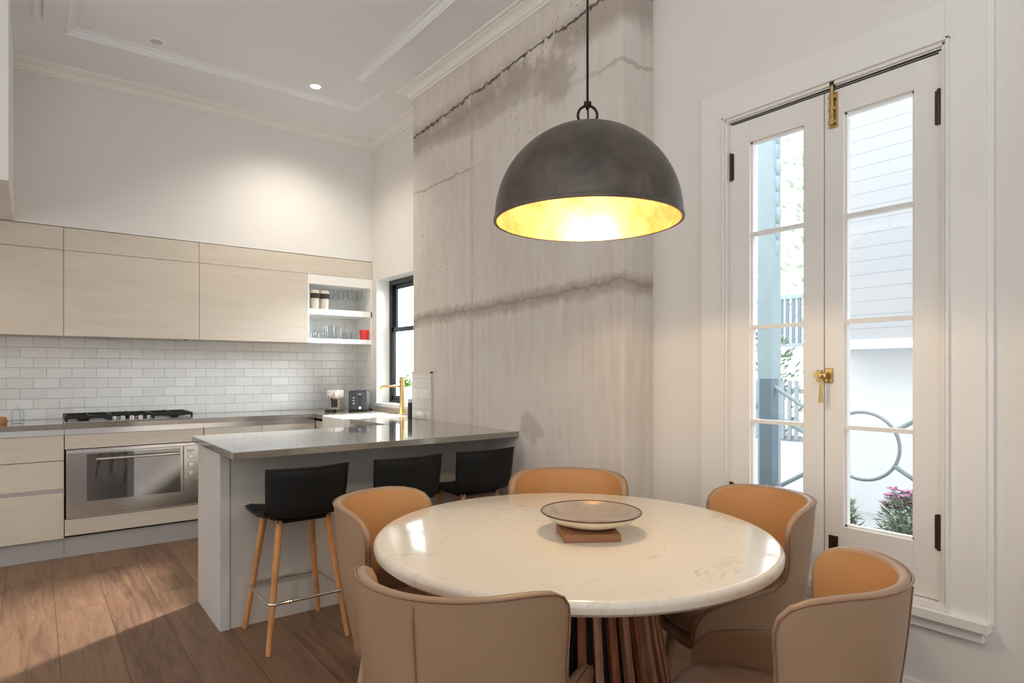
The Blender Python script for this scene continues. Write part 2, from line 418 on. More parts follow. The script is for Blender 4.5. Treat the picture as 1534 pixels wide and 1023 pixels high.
struct(Bx('wall_left', M['wall_w'], XL - .15, XL, YR, YW, 0, ZT))
struct(Bx('wall_front', M['wall_w'], XL, XW, YR - .15, YR, 0, ZT))
bb = MB()
for a, b in ((YR, 2.04),):
    bb.box(XW - .018, XW, a, b, 0, .15); bb.box(XW - .012, XW, a, b, .15, .165); bb.box(XW - .024, XW - .018, a, b, 0, .12)
struct(bb.build('baseboard_right', M['trim'], bevel=.002), 'white skirting board under the french doors', 'skirting')

# ------------------------------------------------------------------ french door surround
cs = MB(); CX0 = XW - .022
cs.box(CX0, XW, .66, .775, .43, 2.50); cs.box(CX0, XW, 1.612, 1.742, .43, 2.50); cs.box(CX0, XW, .775, 1.612, 2.36, 2.50)
for k, (o, th) in enumerate(((0, .034), (.013, .024), (.026, .012))):   # stepped inner mould
    for s_ in (0,):
        cs.box(XW - th, XW, .760 + o - .0, .760 + o + .010, .455, 2.375 - o)
        cs.box(XW - th, XW, 1.627 - o - .010, 1.627 - o, .455, 2.375 - o)
        cs.box(XW - th, XW, .760 + o, 1.627 - o, 2.365 - o, 2.375 - o)
cs.box(XW - .012, XW + T, .775, D0 + .004, .455, 2.345); cs.box(XW - .012, XW + T, D1 - .004, 1.612, .455, 2.345)
cs.box(XW - .012, XW + T, .775, 1.612, 2.339, 2.36)
cs.box(XW - .014, XW, .642, .662, .43, 2.515)
struct(cs.build('trim_4', M['trim'], bevel=.002), 'wide white casing with stepped inner moulding round the french doors', 'casing')
sl = MB(); sl.box(XW - .05, XW + T, .648, 1.755, .405, .44); sl.box(XW - .03, XW + T, .76, 1.63, .44, .462); sl.box(XW - .024, XW, .668, 1.735, .365, .405)
struct(sl.build('trim_5', M['trim'], bevel=.003), 'white sill and apron board under the french doors', 'sill')

def leaf(name, y0, y1, g0, g1, label, hinge_y):
    t = struct(thing(name, label, 'door'))
    z0, z1, gz0, gz1 = .466, 2.336, .655, 2.24
    X0, X1 = XW - .006, XW + .036
    fr = MB()
    fr.box(X0, X1, y0, g0, z0, z1); fr.box(X0, X1, g1, y1, z0, z1)
    fr.box(X0, X1, g0, g1, z0, gz0); fr.box(X0, X1, g0, g1, gz1, z1)
    fr.build('door_frame', M['trim'], t, bevel=.0015)
    mu = MB()
    for z in (1.035, 1.44, 1.842): mu.box(X0 + .006, X1 - .004, g0, g1, z - .008, z + .008)
    mu.box(X0 + .012, X1 - .006, g0, g0 + .008, gz0, gz1); mu.box(X0 + .012, X1 - .006, g1 - .008, g1, gz0, gz1)
    mu.box(X0 + .012, X1 - .006, g0, g1, gz0, gz0 + .008); mu.box(X0 + .012, X1 - .006, g0, g1, gz1 - .008, gz1)
    mu.build('glazing_bar', M['trim'], t)
    zs = (gz0, 1.035, 1.44, 1.842, gz1)
    for a, b in zip(zs, zs[1:]):
        Bx('glass_pane', M['glass'], X0 + .020, X0 + .024, g0, g1, a + .008, b - .008, t)
    for zc in (.70, 2.152):
        h = MB(); h.box(X0 - .004, X0 + .002, hinge_y - .013, hinge_y + .013, zc - .058, zc + .058)
        h.tube([(X0 - .006, hinge_y, zc - .062), (X0 - .006, hinge_y, zc + .062)], .006, 10)
        h.build('hinge', M['dbrass'], t, bevel=.001)
    return t
dl = leaf('door_1', 1.188, 1.594, 1.268, 1.506, 'left leaf of the white french doors, four panes', 1.594)
dr = leaf('door_2', .792, 1.184, .873, 1.112, 'right leaf of the white french doors with brass bolt and handle', .795)
b = MB(); xb = XW - .009
b.box(xb - .003, xb + .003, 1.132, 1.166, 2.19, 2.325); b.tube([(xb - .012, 1.149, 2.20), (xb - .012, 1.149, 2.35)], .007, 10)
for z in (2.21, 2.26, 2.305): b.box(xb - .018, xb, 1.136, 1.162, z - .006, z + .006)
b.ico((xb - .022, 1.149, 2.235), .008)
b.build('top_bolt', M['brass'], dr, bevel=.001)
b = MB(); b.box(xb - .016, xb + .0, 1.140, 1.158, 2.345, 2.375); struct(b.build('trim_6', M['dbrass'], bevel=.002), 'small bronze bolt keeper above the doors', 'keeper')
b = MB(); b.box(xb - .004, xb + .003, 1.132, 1.166, .54, .615); b.box(xb - .012, xb, 1.141, 1.157, .55, .60)
b.build('bottom_bolt', M['dbrass'], dr, bevel=.001)
b = MB()
b.box(xb - .004, xb + .003, 1.150, 1.182, 1.205, 1.262); b.box(xb - .004, xb + .003, 1.190, 1.214, 1.21, 1.255)
b.lathe([(0, 0), (.014, 0), (.016, .008), (.008, .02), (0, .022)], 16)
b.build('latch_plate', M['brass'], dr, bevel=.003)
b = MB(); b.tube([(xb, 1.178, 1.232), (xb - .03, 1.178, 1.232)], .010, 12); b.ico((xb - .034, 1.178, 1.232), .0165)
b.box(xb - .03, xb - .006, 1.165, 1.212, 1.224, 1.243)
b.tube([(xb - .035, 1.178, 1.225), (xb - .037, 1.179, 1.18), (xb - .036, 1.180, 1.128)], [.005, .006, .0085], 12)
b.build('drop_handle', M['brass'], dr, smooth=True, auto=.6)

# ------------------------------------------------------------------ kitchen window
kw = struct(thing('window_1', 'black-framed sash window beside the kitchen cupboards', 'window'))
XG = 2.585
rv = MB(); rv.box(XW - .001, XG, K1 - .004, K1 + .0, KZ0, KZ1); rv.box(XW - .001, XG, K0, K1, KZ1 - .006, KZ1); 
rv.build('reveal', M['white'], kw)
Bx('window_sill', M['white'], XW - .02, XG, K0, K1, KZ0 - .03, KZ0 + .002, kw, .003)
f = MB(); f.box(XG, XG + .055, K1 - .035, K1 - .004, KZ0, KZ1 - .006); f.box(XG, XG + .055, K0, K0 + .035, KZ0, KZ1 - .006)
f.box(XG, XG + .055, K0, K1 - .004, KZ1 - .045, KZ1 - .006); f.box(XG, XG + .055, K0, K1, KZ0, KZ0 + .03)
f.build('window_frame', M['blackmetal'], kw, bevel=.003)
zm = 1.61
for nm, xa, za, zb in (('upper_sash', XG + .030, zm, KZ1 - .045), ('lower_sash', XG + .006, KZ0 + .03, zm + .035)):
    s_ = MB(); s_.box(xa, xa + .022, K1 - .085, K1 - .035, za, zb); s_.box(xa, xa + .022, K0 + .035, K0 + .08, za, zb)
    s_.box(xa, xa + .022, K0 + .035, K1 - .035, za, za + .035); s_.box(xa, xa + .022, K0 + .035, K1 - .035, zb - .04, zb)
    so = s_.build(nm, M['blackmetal'], kw, bevel=.002)
    Bx('glass_pane', M['glass'], xa + .012, xa + .016, K0 + .08, K1 - .085, za + .035, zb - .04, so)
Bx('latch', M['steel'], XG - .012, XG + .012, 4.49, 4.53, zm + .03, zm + .05, kw, .003)

# tiled splash on pier + window wall upstand
sp = tag(thing('tiled_splash_panel', 'small white tiled splash panel with cream edging on the concrete pier', 'splashback'), 'small white tiled splash panel with cream edging on the concrete pier', 'splashback')
Bx('tile_face', M['tile2'], XP - .012, XP - .0005, 3.845, 4.118, .9005, 1.235, sp)
e_ = MB(); e_.box(XP - .016, XP - .0005, 3.83, 3.845, .9005, 1.247); e_.box(XP - .016, XP - .0005, 3.83, 4.118, 1.235, 1.247)
e_.build('edge_trim', M['cream_trim'], sp)
sp2 = tag(Bx('window_upstand', M['cream_trim'], XW - .012, XW - .0005, K0, K1, .9005, .934), 'low cream upstand between the worktop and the window sill', 'splashback')
sp3 = tag(Bx('tiled_return', M['tile2'], XW - .010, XW - .0005, 5.30, YW - .0005, .9005, 1.495), 'white tiled return beside the window in the kitchen corner', 'splashback')

# ------------------------------------------------------------------ base cupboards
def front(name, x0, x1, z0, z1, par, mat='lam', y=YC, th=.018):
    return Bx(name, M[mat], x0 + .0015, x1 - .0015, y, y + th, z0, z1, par, .0012)
def carcass(par, x0, x1, z0=.135, z1=.865, y=YC + .019):
    return Bx('carcass', M['dark'], x0 + .001, x1 - .001, y, YW - .02, z0, z1, par)
u = thing('drawer_unit', 'pale base unit of three wide drawers left of the oven', 'cabinet')
carcass(u, -.74, .161)
front('drawer', -.74, .161, .657, .822, u); front('drawer', -.74, .161, .470, .653, u); front('drawer', -.74, .161, .137, .440, u)
Bx('finger_rail', M['steel'], -.74, .161, YC + .006, YC + .019, .824, .865, u); Bx('finger_rail', M['steel'], -.74, .161, YC + .006, YC + .019, .440, .469, u)
Bx('kickboard', M['kick'], -.74, .161, YC + .04, YC + .055, 0, .136, u)
u = thing('corner_drawer_unit', 'pale base unit at the far left edge of the kitchen run', 'cabinet')
carcass(u, -1.6, -.742)
front('drawer', -1.6, -.742, .657, .822, u); front('drawer', -1.6, -.742, .470, .653, u); front('drawer', -1.6, -.742, .137, .440, u)
Bx('finger_rail', M['steel'], -1.6, -.742, YC + .006, YC + .019, .824, .865, u); Bx('kickboard', M['kick'], -1.6, -.742, YC + .04, YC + .055, 0, .136, u)
u = thing('oven_housing', 'pale oven housing with panels above and below the oven', 'cabinet')
front('upper_panel', .163, 1.009, .728, .822, u); front('lower_panel', .163, 1.009, .150, .258, u)
Bx('finger_rail', M['steel'], .163, 1.009, YC + .006, YC + .019, .824, .865, u)
cc = MB(); cc.box(.163, .171, YC + .02, YW - .02, .136, .865); cc.box(1.0, 1.009, YC + .02, YW - .02, .136, .865); cc.box(.171, 1.0, YC + .02, YW - .02, .136, .255); cc.box(.171, 1.0, YC + .02, YW - .02, .730, .865)
cc.build('carcass', M['dark'], u)
Bx('kickboard', M['kick'], .163, 1.009, YC + .04, YC + .055, 0, .149, u)
u = thing('sink_side_drawer_unit', 'pale base unit behind the peninsula right of the oven', 'cabinet')
carcass(u, 1.011, 1.857); front('door', 1.011, 1.43, .137, .822, u); front('door', 1.43, 1.857, .137, .822, u)
Bx('finger_rail', M['steel'], 1.011, 1.857, YC + .006, YC + .019, .824, .865, u); Bx('kickboard', M['kick'], 1.011, 1.78, YC + .04, YC + .055, 0, .136, u)
# oven
ov = thing('built_in_oven', 'wide stainless steel oven with dark reflective glass door', 'oven')
ox0, ox1, oz0, oz1 = .173, .998, .262, .722
Bx('body', M['steel'], ox0, ox1, YC + .002, YW - .1, oz0, oz1, ov)
t = NT('oven_glass'); nn = t.noise(t.coord(), 2, 2)
M['ovglass'] = t.bsdf(t.mix(nn, (.030, .032, .035), (.04, .04, .045)), .03, 0, None, IOR=2.6)
t = NT('oven_mirror_steel'); nn = t.noise(t.mapp(t.coord(), (1, 1, 30)), 6, 2)
M['ovsteel'] = t.bsdf(t.mix(nn, (.50, .49, .47), (.44, .43, .42)), .22, 1.)
dx1 = .868
d_ = Bx('oven_door', M['ovsteel'], ox0 + .004, dx1, YC - .022, YC + .001, .275, .702, ov, .003)
Bx('door_glass', M['ovglass'], .285, dx1 - .016, YC - .0235, YC - .0215, .372, .690, d_)
h = MB(); h.tube([(.335, YC - .055, .655), (.848, YC - .055, .655)], .0085, 14)
h.tube([(.365, YC - .055, .655), (.365, YC - .022, .655)], .006, 10); h.tube([(.818, YC - .055, .655), (.818, YC - .022, .655)], .006, 10)
h.build('handle', M['steel'], d_, smooth=True, auto=.6)
cp = Bx('control_panel', M['ovsteel'], dx1 + .006, ox1 - .004, YC - .018, YC + .001, .275, .702, ov, .002)
for z in (.625, .565, .50):
    MB().tube([(.918, YC - .018, z), (.918, YC - .040, z)], .019, 20).build('knob', M['steel'], cp, bevel=.003)
Bx('display', M['ovglass'], .892, .945, YC - .0192, YC - .0175, .655, .675, cp)

# worktops
wt = MB()
wt.prism([(-1.6, YC - .03), (1.84, YC - .03), (1.84, 4.75), (2.30, 4.75), (2.30, 4.335), (1.84, 4.335), (1.84, 3.725), (XP - .0005, 3.725), (XP - .0005, 4.1205), (XW - .0005, 4.1205), (XW - .0005, YW - .0005), (-1.6, YW - .0005)], .865, .90)
tag(wt.build('kitchen_worktop', M['counter'], bevel=.002), 'grey stone worktop running along the tiled wall and past the window', 'countertop')
pt = MB(); pt.box(.678, XP - .0005, 2.845, 3.724, .868, .90)
tag(pt.build('peninsula_worktop', M['counter'], bevel=.002), 'grey stone worktop on the peninsula behind the bar stools', 'countertop')
# window run base
u = thing('sink_cabinet', 'pale base cabinet carrying the sink under the window', 'cabinet')
Bx('carcass', M['dark'], 1.88, XW - .02, 4.135, 5.08, .136, .62, u); Bx('door', M['lam'], 1.86, 1.878, 4.135, 4.33, .137, .84, u, .001)
Bx('door', M['lam'], 1.86, 1.878, 4.335, 4.745, .137, .62, u, .001); Bx('door', M['lam'], 1.86, 1.878, 4.75, 5.095, .137, .84, u, .001)
Bx('kickboard', M['kick'], 1.90, 1.915, 4.135, 5.08, 0, .136, u)
sk = thing('farmhouse_sink', 'white farmhouse sink set into the worktop below the window', 'sink')
sb = MB(); x0, x1, y0, y1 = 1.785, 2.298, 4.338, 4.748
sb.box(x0, x0 + .02, y0, y1, .66, .903); sb.box(x1 - .02, x1, y0, y1, .66, .903); sb.box(x0 + .02, x1 - .02, y0, y0 + .02, .66, .903); sb.box(x0 + .02, x1 - .02, y1 - .02, y1, .66, .903); sb.box(x0 + .02, x1 - .02, y0 + .02, y1 - .02, .66, .68)
sb.build('basin', M['white'], sk, bevel=.004)
MB().lathe([(0, .682), (.03, .682), (.032, .6805), (.032, .680)], 20, (2.04, 4.54)).build('drain', M['chrome'], sk)

# peninsula body
pn = thing('kitchen_peninsula', 'grey painted peninsula cabinet with pale panelled end', 'cabinet')
Bx('end_panel', M['panel'], .708, .752, 3.216, 3.715, 0, .867, pn, .001)
Bx('end_panel_reveal', M['kick'], .7525, .757, 3.222, 3.70, 0, .867, pn)
Bx('back_panel', M['lam2'], .7575, XP - .001, 3.222, 3.245, 0, .867, pn, .001)
Bx('carcass', M['lam2'], .7575, 1.85, 3.246, 3.70, .10, .867, pn)

# ------------------------------------------------------------------ cooktop
ck = thing('gas_cooktop', 'black five-burner gas cooktop with steel knobs on the worktop', 'cooktop', (.555, 5.33, .9))
Bx('tray', M['steel'], -.39, .39, -.21, .21, .0005, .008, ck, .003)
for bx_, by_, r_ in ((-.28, -.10, .045), (-.28, .11, .035), (0, .06, .06), (.28, -.10, .035), (.28, .11, .045)):
    MB().lathe([(0, .03), (r_ * .9, .03), (r_, .024), (r_, .018), (r_ * .7, .014), (r_ * .7, .008)], 20, (bx_, by_)).build('burner', M['iron'], ck, smooth=True, auto=.6)
for gx, gw in ((-.255, .125), (0, .115), (.255, .125)):
    g = MB(); y0_ = -.19 if gx else -.08
    for yy in (y0_, .19): g.box(gx - gw, gx + gw, yy - .009, yy + .009, .026, .046)
    for xx in (gx - gw, gx + gw): g.box(xx - .009, xx + .009, y0_, .19, .026, .046)
    g.box(gx - .005, gx + .005, y0_, .19, .036, .050)
    for yy in (-.10, .11) if gx else (.06,):
        g.box(gx - gw, gx - .03, yy - .005, yy + .005, .036, .050); g.box(gx + .03, gx + gw, yy - .005, yy + .005, .036, .050)
    for sx_ in (-1, 1):
        for yy in (y0_, .19): g.tube([(gx + sx_ * gw, yy, .008), (gx + sx_ * gw, yy, .034)], .008, 8)
    g.build('pan_support', M['iron'], ck, bevel=.002)
for i in range(5):
    x = -.11 + i * .055
    MB().lathe([(0, .034), (.013, .034), (.016, .030), (.017, .012), (.020, .008)], 20, (x, -.155)).build('knob', M['steel'], ck, smooth=True, auto=.6)

# ------------------------------------------------------------------ wall cupboards
UZ0, UZ1, US = 1.495, 2.247, 2.088
def upper(name, label, x0, x1):
    u = thing(name, label, 'cabinet')
    Bx('carcass', M['lam'], x0 + .001, x1 - .001, YB + .019, YW - .0005, UZ0 + .006, UZ1, u)
    Bx('lift_door', M['lam'], x0 + .0015, x1 - .0015, YB, YB + .018, UZ0, US - .0015, u, .001)
    return u
u = upper('wall_cupboard', 'pale wood-grain wall cupboard at the left edge of the photo', -.70, .164)
Bx('top_flap', M['lam'], -.6985, .1625, YB, YB + .018, US + .0015, UZ1 - .002, u, .001)
u = upper('wall_cupboard', 'widest pale wall cupboard directly above the cooktop', .164, 1.017)
Bx('top_flap', M['lam'], .1655, 1.0155, YB, YB + .018, US + .0015, UZ1 - .002, u, .001)
Bx('extractor', M['kick'], .30, .90, YB + .05, YW - .05, UZ0 - .004, UZ0 + .006, u)
MB().ico((.93, YB + .02, UZ0 - .005), .007).build('release_button', M['black_pl'], u)
u = upper('wall_cupboard', 'pale wall cupboard between the cooktop one and the open shelves', 1.017, 1.862)
sh = thing('open_shelf_unit', 'white open shelf niche holding glasses beside the window', 'shelf')
Bx('top_flap', M['lam'], 1.0185, XW - .002, YB, YB + .018, US + .0015, UZ1 - .002, sh, .001)
s0, s1 = 1.863, XW - .001
Bx('side_panel', M['white'], s0, s0 + .016, YB + .002, YW - .001, UZ0, US, sh)
Bx('back_board', M['white'], s0 + .016, s1, YW - .014, YW - .001, UZ0, US, sh)
Bx('shelf', M['white'], s0 + .016, s1, YB + .002, YW - .014, UZ0, 1.536, sh, .001)
Bx('shelf', M['white'], s0 + .016, s1, YB + .002, YW - .014, 1.742, 1.792, sh, .001)
Bx('head_board', M['white'], s0 + .016, s1, YB + .002, YW - .014, 2.005, US, sh, .001)
Bx('end_board', M['white'], s1 - .012, s1, YB + .002, YW - .014, 1.537, 2.005, sh)

# glassware on the shelves
def g_wine(h, r):
    return [(0, 0), (.030, 0), (.031, .003), (.006, .008), (.0035, .02), (.0035, h * .45), (.012, h * .50), (r, h * .68), (r * .95, h * .85), (r * .82, h), (r * .80, h), (r * .92, h * .85), (r * .96, h * .69), (.010, h * .52), (0, h * .50)]
def g_tumb(h, r):
    return [(0, 0), (r * .82, 0), (r, h), (r - .003, h), (r * .82 - .003, .008), (0, .008)]
def glass(name, cat, label, group, prof, spots, mat='tumbler'):
    src = None
    for (x, y, z) in spots:
        if src is None:
            src = MB().lathe(prof, 20).build(name, M[mat], smooth=True, auto=.7); o = src
        else:
            o = src.copy(); COL.objects.link(o)
        o.location = (x, y, z); tag(o, label, cat, group)
S1, S2 = 1.7925, 1.5365
glass('wine_glass', 'glass', 'clear stemmed wine glass on the upper open shelf', 'wine glasses on the upper shelf', g_wine(.185, .036),
      [(2.10 + (i % 4) * .088, 5.37 + (i // 4) * .105, S1) for i in range(8)])
glass('water_glass', 'glass', 'clear short-stemmed glass behind the coffee cups on the upper shelf', 'glasses mid upper shelf', g_wine(.145, .034),
      [(2.02, 5.52, S1), (2.035, 5.43, S1)])
glass('goblet', 'glass', 'clear upturned goblet at the left of the lower shelf', 'goblets on the lower shelf', [(r, .17 - z) for r, z in g_wine(.17, .034)],
      [(1.935, 5.36, S2), (2.01, 5.38, S2), (2.0, 5.49, S2)])
glass('tall_tumbler', 'glass', 'tall clear tumbler on the lower open shelf', 'tall tumblers on the lower shelf', g_tumb(.125, .030),
      [(2.075, 5.36, S2), (2.14, 5.37, S2), (2.205, 5.38, S2), (2.10, 5.47, S2), (2.17, 5.48, S2)])
glass('short_tumbler', 'glass', 'short clear tumbler beside the red cup on the lower shelf', 'short tumblers on the lower shelf', g_tumb(.072, .030),
      [(2.265, 5.36, S2), (2.325, 5.42, S2), (2.26, 5.45, S2)])
def cup(x, y, label, handle):
    c = thing('banded_travel_cup', label, 'cup', (x, y, S1))
    MB().lathe([(0, 0), (.030, 0), (.038, .145), (.038, .152), (.034, .160), (0, .160)], 28).build('cup_body', M['cream_plastic'], c, smooth=True, auto=.7)
    MB().lathe([(.0352, .092), (.0387, .092), (.0398, .135), (.0362, .135)], 28).build('grip_band', M['band'], c, smooth=True, auto=.7)
cup(1.945, 5.345, 'white travel cup with brown band, left of the pair on the upper shelf', 0)
cup(2.03, 5.340, 'white travel cup with brown band, right of the pair on the upper shelf', 1)
rc = MB().lathe([(0, 0), (.034, 0), (.041, .082), (.0415, .09), (.038, .09), (.031, .006), (0, .006)], 28)
tag(rc.build('red_cup', M['red'], smooth=True, auto=.7), 'bright red cup at the right end of the lower shelf', 'cup').location = (2.405, 5.355, S2)

# ------------------------------------------------------------------ worktop objects
def place(o, x, y, z=.9005, rz=0): o.location = (x, y, z); o.rotation_euler = (0, 0, rz)
cf = thing('coffee_machine', 'cream capsule coffee machine in the corner beside the toaster', 'coffee machine', (2.10, 5.30, .9005), -.75)
prof = [(-.13, 0), (.045, 0), (.045, .02), (.0, .03), (.0, .10), (.075, .115), (.085, .17), (.03, .185), (-.12, .18)]
bm = MB(); 
a = [bm.bm.verts.new((-.042, -q[0], q[1])) for q in prof]; b_ = [bm.bm.verts.new((.042, -q[0], q[1])) for q in prof]
bm.bm.faces.new(a); bm.bm.faces.new(list(reversed(b_)))
for i in range(len(prof)): bm.bm.faces.new((a[i], b_[i], b_[(i+1) % len(prof)], a[(i+1) % len(prof)]))
bm.build('machine_body', M['cream_plastic'], cf, bevel=.006)
Bx('front_panel', M['black_pl'], -.030, .030, -.003, .012, .03, .10, cf, .003)
Bx('drip_tray', M['black_pl'], -.04, .04, -.12, -.046, 0, .018, cf, .004)
MB().tube([(0, -.086, .15), (0, -.094, .15)], .022, 20).build('lever_knob', M['steel'], cf, bevel=.003)
MB().tube([(0, -.055, .115), (0, -.055, .10)], .009, 12).build('spout', M['black_pl'], cf)
Bx('water_tank', M['tumbler'], -.035, .035, .131, .165, 0, .16, cf, .005)
ts = thing('toaster', 'dark grey two-slot toaster right of the coffee machine', 'toaster', (2.285, 5.16, .9005), -.62)
Bx('toaster_body', M['toasters'], -.075, .075, -.10, .13, .012, .180, ts, .016)
Bx('front_panel', M['toaster'], -.078, .078, -.118, -.10, .010, .182, ts, .010)
Bx('base', M['black_pl'], -.08, .08, -.115, .13, 0, .012, ts, .003)
Bx('slot', M['dark'], -.045, -.02, -.07, .10, .176, .1812, ts); Bx('slot', M['dark'], .02, .045, -.07, .10, .176, .1812, ts)
Bx('lever_slot', M['black_pl'], .004, .034, -.1195, -.1175, .055, .14, ts, .002); Bx('lever', M['chrome'], .004, .034, -.128, -.119, .145, .158, ts, .003)
MB().tube([(.02, -.118, .035), (.02, -.127, .035)], .012, 16).build('dial', M['chrome'], ts, bevel=.002)
for z in (.07, .095, .12): MB().tube([(-.035, -.118, z), (-.035, -.1215, z)], .008, 14).build('button', M['chrome'], ts)
# tap
tp = thing('kitchen_tap', 'brushed brass tap standing behind the sink', 'tap', (2.345, 4.50, .9005))
MB().tube([(0, 0, 0), (0, 0, .305)], .018, 24).build('column', M['brass'], tp, smooth=True, auto=.6)
MB().tube([(0, 0, 0), (0, 0, .012)], .026, 24).build('base_ring', M['brass'], tp, bevel=.002)
MB().tube([(-.015, .01, .228), (-.13, .07, .228), (-.145, .077, .222), (-.147, .078, .205)], .009, 14).build('spout', M['brass'], tp, smooth=True)
MB().tube([(.0, -.015, .09), (.0, -.05, .105)], .006, 10).build('lever', M['brass'], tp, smooth=True)
# pepper mill
pm_ = thing('pepper_mill', 'slim black mill with steel top in front of the splash panel', 'mill', (2.165, 4.03, .9005))
MB().lathe([(0, 0), (.0165, 0), (.0165, .118), (.015, .120), (0, .120)], 24).build('grinder_body', M['black_pl'], pm_, smooth=True, auto=.6)
MB().lathe([(0, .150), (.010, .150), (.0145, .145), (.0145, .123), (.012, .1205), (0, .1205)], 24).build('cap', M['steel'], pm_, smooth=True, auto=.6)
# herb pot
hp = thing('potted_herb', 'green leafy herb in a white pot on the kitchen window sill', 'plant', (2.525, 4.765, KZ0 + .0025))
MB().lathe([(0, 0), (.042, 0), (.060, .14), (.063, .155), (.057, .155), (.052, .13), (0, .13)], 32).build('pot', M['white'], hp, smooth=True, auto=.7)
lf = MB()
for i in range(170):
    a = random.uniform(0, 2*PI); r = random.uniform(0, .058) ; z = .135 + random.uniform(0, .105) * (1 - (r / .075) ** 2)
    lf.leaf((r*math.cos(a), r*math.sin(a), z), (math.cos(a) * random.uniform(.2, 1), math.sin(a) * random.uniform(.2, 1), random.uniform(-.2, .8)), .034, .024)
lf.build('foliage', M['herb'], hp, fix=False)
# jar and cork ornament at left
jr = thing('glass_jar', 'small clear glass jar at the left end of the worktop', 'jar', (-.085, 5.33, .9005))
MB().lathe([(0, 0), (.036, 0), (.038, .07), (.03, .085), (.03, .09), (.027, .09), (.035, .07), (.033, .004), (0, .004)], 24).build('jar_body', M['tumbler'], jr, smooth=True, auto=.7)
MB().lathe([(0, .125), (.008, .12), (.012, .108), (.006, .10), (.028, .096), (.028, .0902), (0, .0902)], 20).build('stopper', M['tumbler'], jr, smooth=True, auto=.7)
wd = MB().lathe([(0, 0), (.03, 0), (.034, .02), (.028, .045), (.010, .05), (0, .05)], 20)
tag(wd.build('amber_dish', M['orange'], smooth=True, auto=.7), 'small amber brown dish beside the glass jar', 'dish').location = (-.17, 5.30, .9005)

# ------------------------------------------------------------------ ceiling fittings
def downlight(x, y, on, label):
    d = thing('recessed_downlight', label, 'light', (x, y, ZT))
    MB().lathe([(.036, -.001), (.036, -.006), (.050, -.006), (.052, -.0005)], 32).build('trim_ring', M['ceil'], d)
    MB().lathe([(0, -.0015), (.036, -.0015)], 32).build('lamp_face', M['dlight'] if on else M['steel'], d)
DL = (1.66, 4.55)
downlight(DL[0], DL[1], True, 'lit recessed downlight near the kitchen corner of the ceiling')
downlight(.625, 4.56, False, 'unlit recessed downlight toward the left of the ceiling')

# ------------------------------------------------------------------ pendant
PX, PY, PZ, PR = 1.362, 1.387, 1.712, .288
pd = thing('pendant_lamp', 'large dark metal dome pendant with gold inside over the dining table', 'lamp', (PX, PY, PZ))
po = []; n = 28
for i in range(n + 1):
    a = PI/2 * i / n
    po.append((PR * math.cos(a), .012 + (PR - .002) * math.sin(a)))
po[-1] = (0, po[-1][1])
MB().lathe([(PR - .001, 0), (PR + .003, 0), (PR + .003, .010)] + po, 96).build('shade', M['shade'], pd, smooth=True, auto=.8)
pi_ = [((PR - .006) * math.cos(PI/2*i/n), .006 + (PR - .010) * math.sin(PI/2*i/n)) for i in range(n + 1)]; pi_[-1] = (0, pi_[-1][1])
MB().lathe([(PR - .001, .0005), (PR - .006, .0005)] + pi_, 96).build('gold_lining', M['gold'], pd, smooth=True, auto=.8)
MB().lathe([(0, .285), (.022, .285), (.022, .21), (.016, .20), (0, .20)], 24).build('lamp_holder', M['brass'], pd, smooth=True, auto=.6)
MB().lathe([(0, .098), (.022, .102), (.040, .122), (.046, .146), (.040, .170), (.022, .192), (.014, .205), (0, .206)], 32).build('bulb', M['bulb'], pd, smooth=True)
rg = MB(); zc = .300 + .031
v = Vector((.7926, -.6097, 0))
rg.tube([(v.x*.030*math.cos(a), v.y*.030*math.cos(a), zc + .030*math.sin(a)) for a in [2*PI*i/40 for i in range(40)]], .0042, 10, closed=True)
rg.build('hanging_ring', M['strap'], pd, smooth=True)
kn_ = MB(); kn_.tube([(.0, .0, zc + .020), (.004, .002, zc + .030), (0, 0, zc + .042), (-.004, 0, zc + .034), (0, 0, zc + .022)], .0055, 8)
kn_.tube([(-.011*v.x, -.011*v.y, zc + .036), (.011*v.x, .011*v.y, zc + .036)], .008, 10)
kn_.build('knot', M['strap'], pd, smooth=True)
MB().tube([(0, 0, zc + .03), (0, 0, ZT - PZ - .001)], .0036, 8).build('cord', M['strap'], pd, smooth=True)
MB().tube([(0, 0, zc + .03), (.003, 0, zc), (0, .002, zc - .034)], .0028, 8).build('flex', M['strap'], pd, smooth=True)

# ------------------------------------------------------------------ dining table
TX, TY, TR = 1.345, 1.435, .613
tb = thing('dining_table', 'round cream marble dining table on a slatted walnut drum base', 'table', (TX, TY, 0))
pr = [(0, .750), (TR - .016, .750)] + [(TR - .016 + .016*math.sin(a), .734 + .016*math.cos(a)) for a in [PI/2*i/6 for i in range(1, 7)]] + [(TR - .002, .722), (TR - .012, .713), (TR - .05, .710), (0, .710)]
MB().lathe(pr, 160).build('tabletop', M['marble'], tb, smooth=True, auto=.5)
MB().lathe([(0, .709), (.19, .709), (.205, .69), (.30, .05), (.30, .0), (0, 0)], 48).build('inner_drum', M['dark'], tb, smooth=True, auto=.5)
NS = 36
for k in range(NS):
    a = 2*PI*k/NS + .04
    s_ = MB(); pts = []
    for z, r in ((.709, .232), (.60, .246), (.45, .270), (.25, .308), (.08, .336), (0.0, .345)):
        wv = .0112
        c_, s2 = math.cos(a), math.sin(a)
        ring = []
        for dr_, dt in ((-.020, -wv), (0, -wv), (.003, 0), (0, wv), (-.020, wv)):
            rr = r + dr_
            ring.append(s_.bm.verts.new((rr*c_ - dt*s2, rr*s2 + dt*c_, z)))
        pts.append(ring)
    for A, B in zip(pts, pts[1:]):
        for j in range(5): s_.bm.faces.new((A[j], A[(j+1) % 5], B[(j+1) % 5], B[j]))
    s_.bm.faces.new(pts[0]); s_.bm.faces.new(list(reversed(pts[-1])))
    s_.build('slat', M['slat'] if k % 2 else M['slat2'], tb)
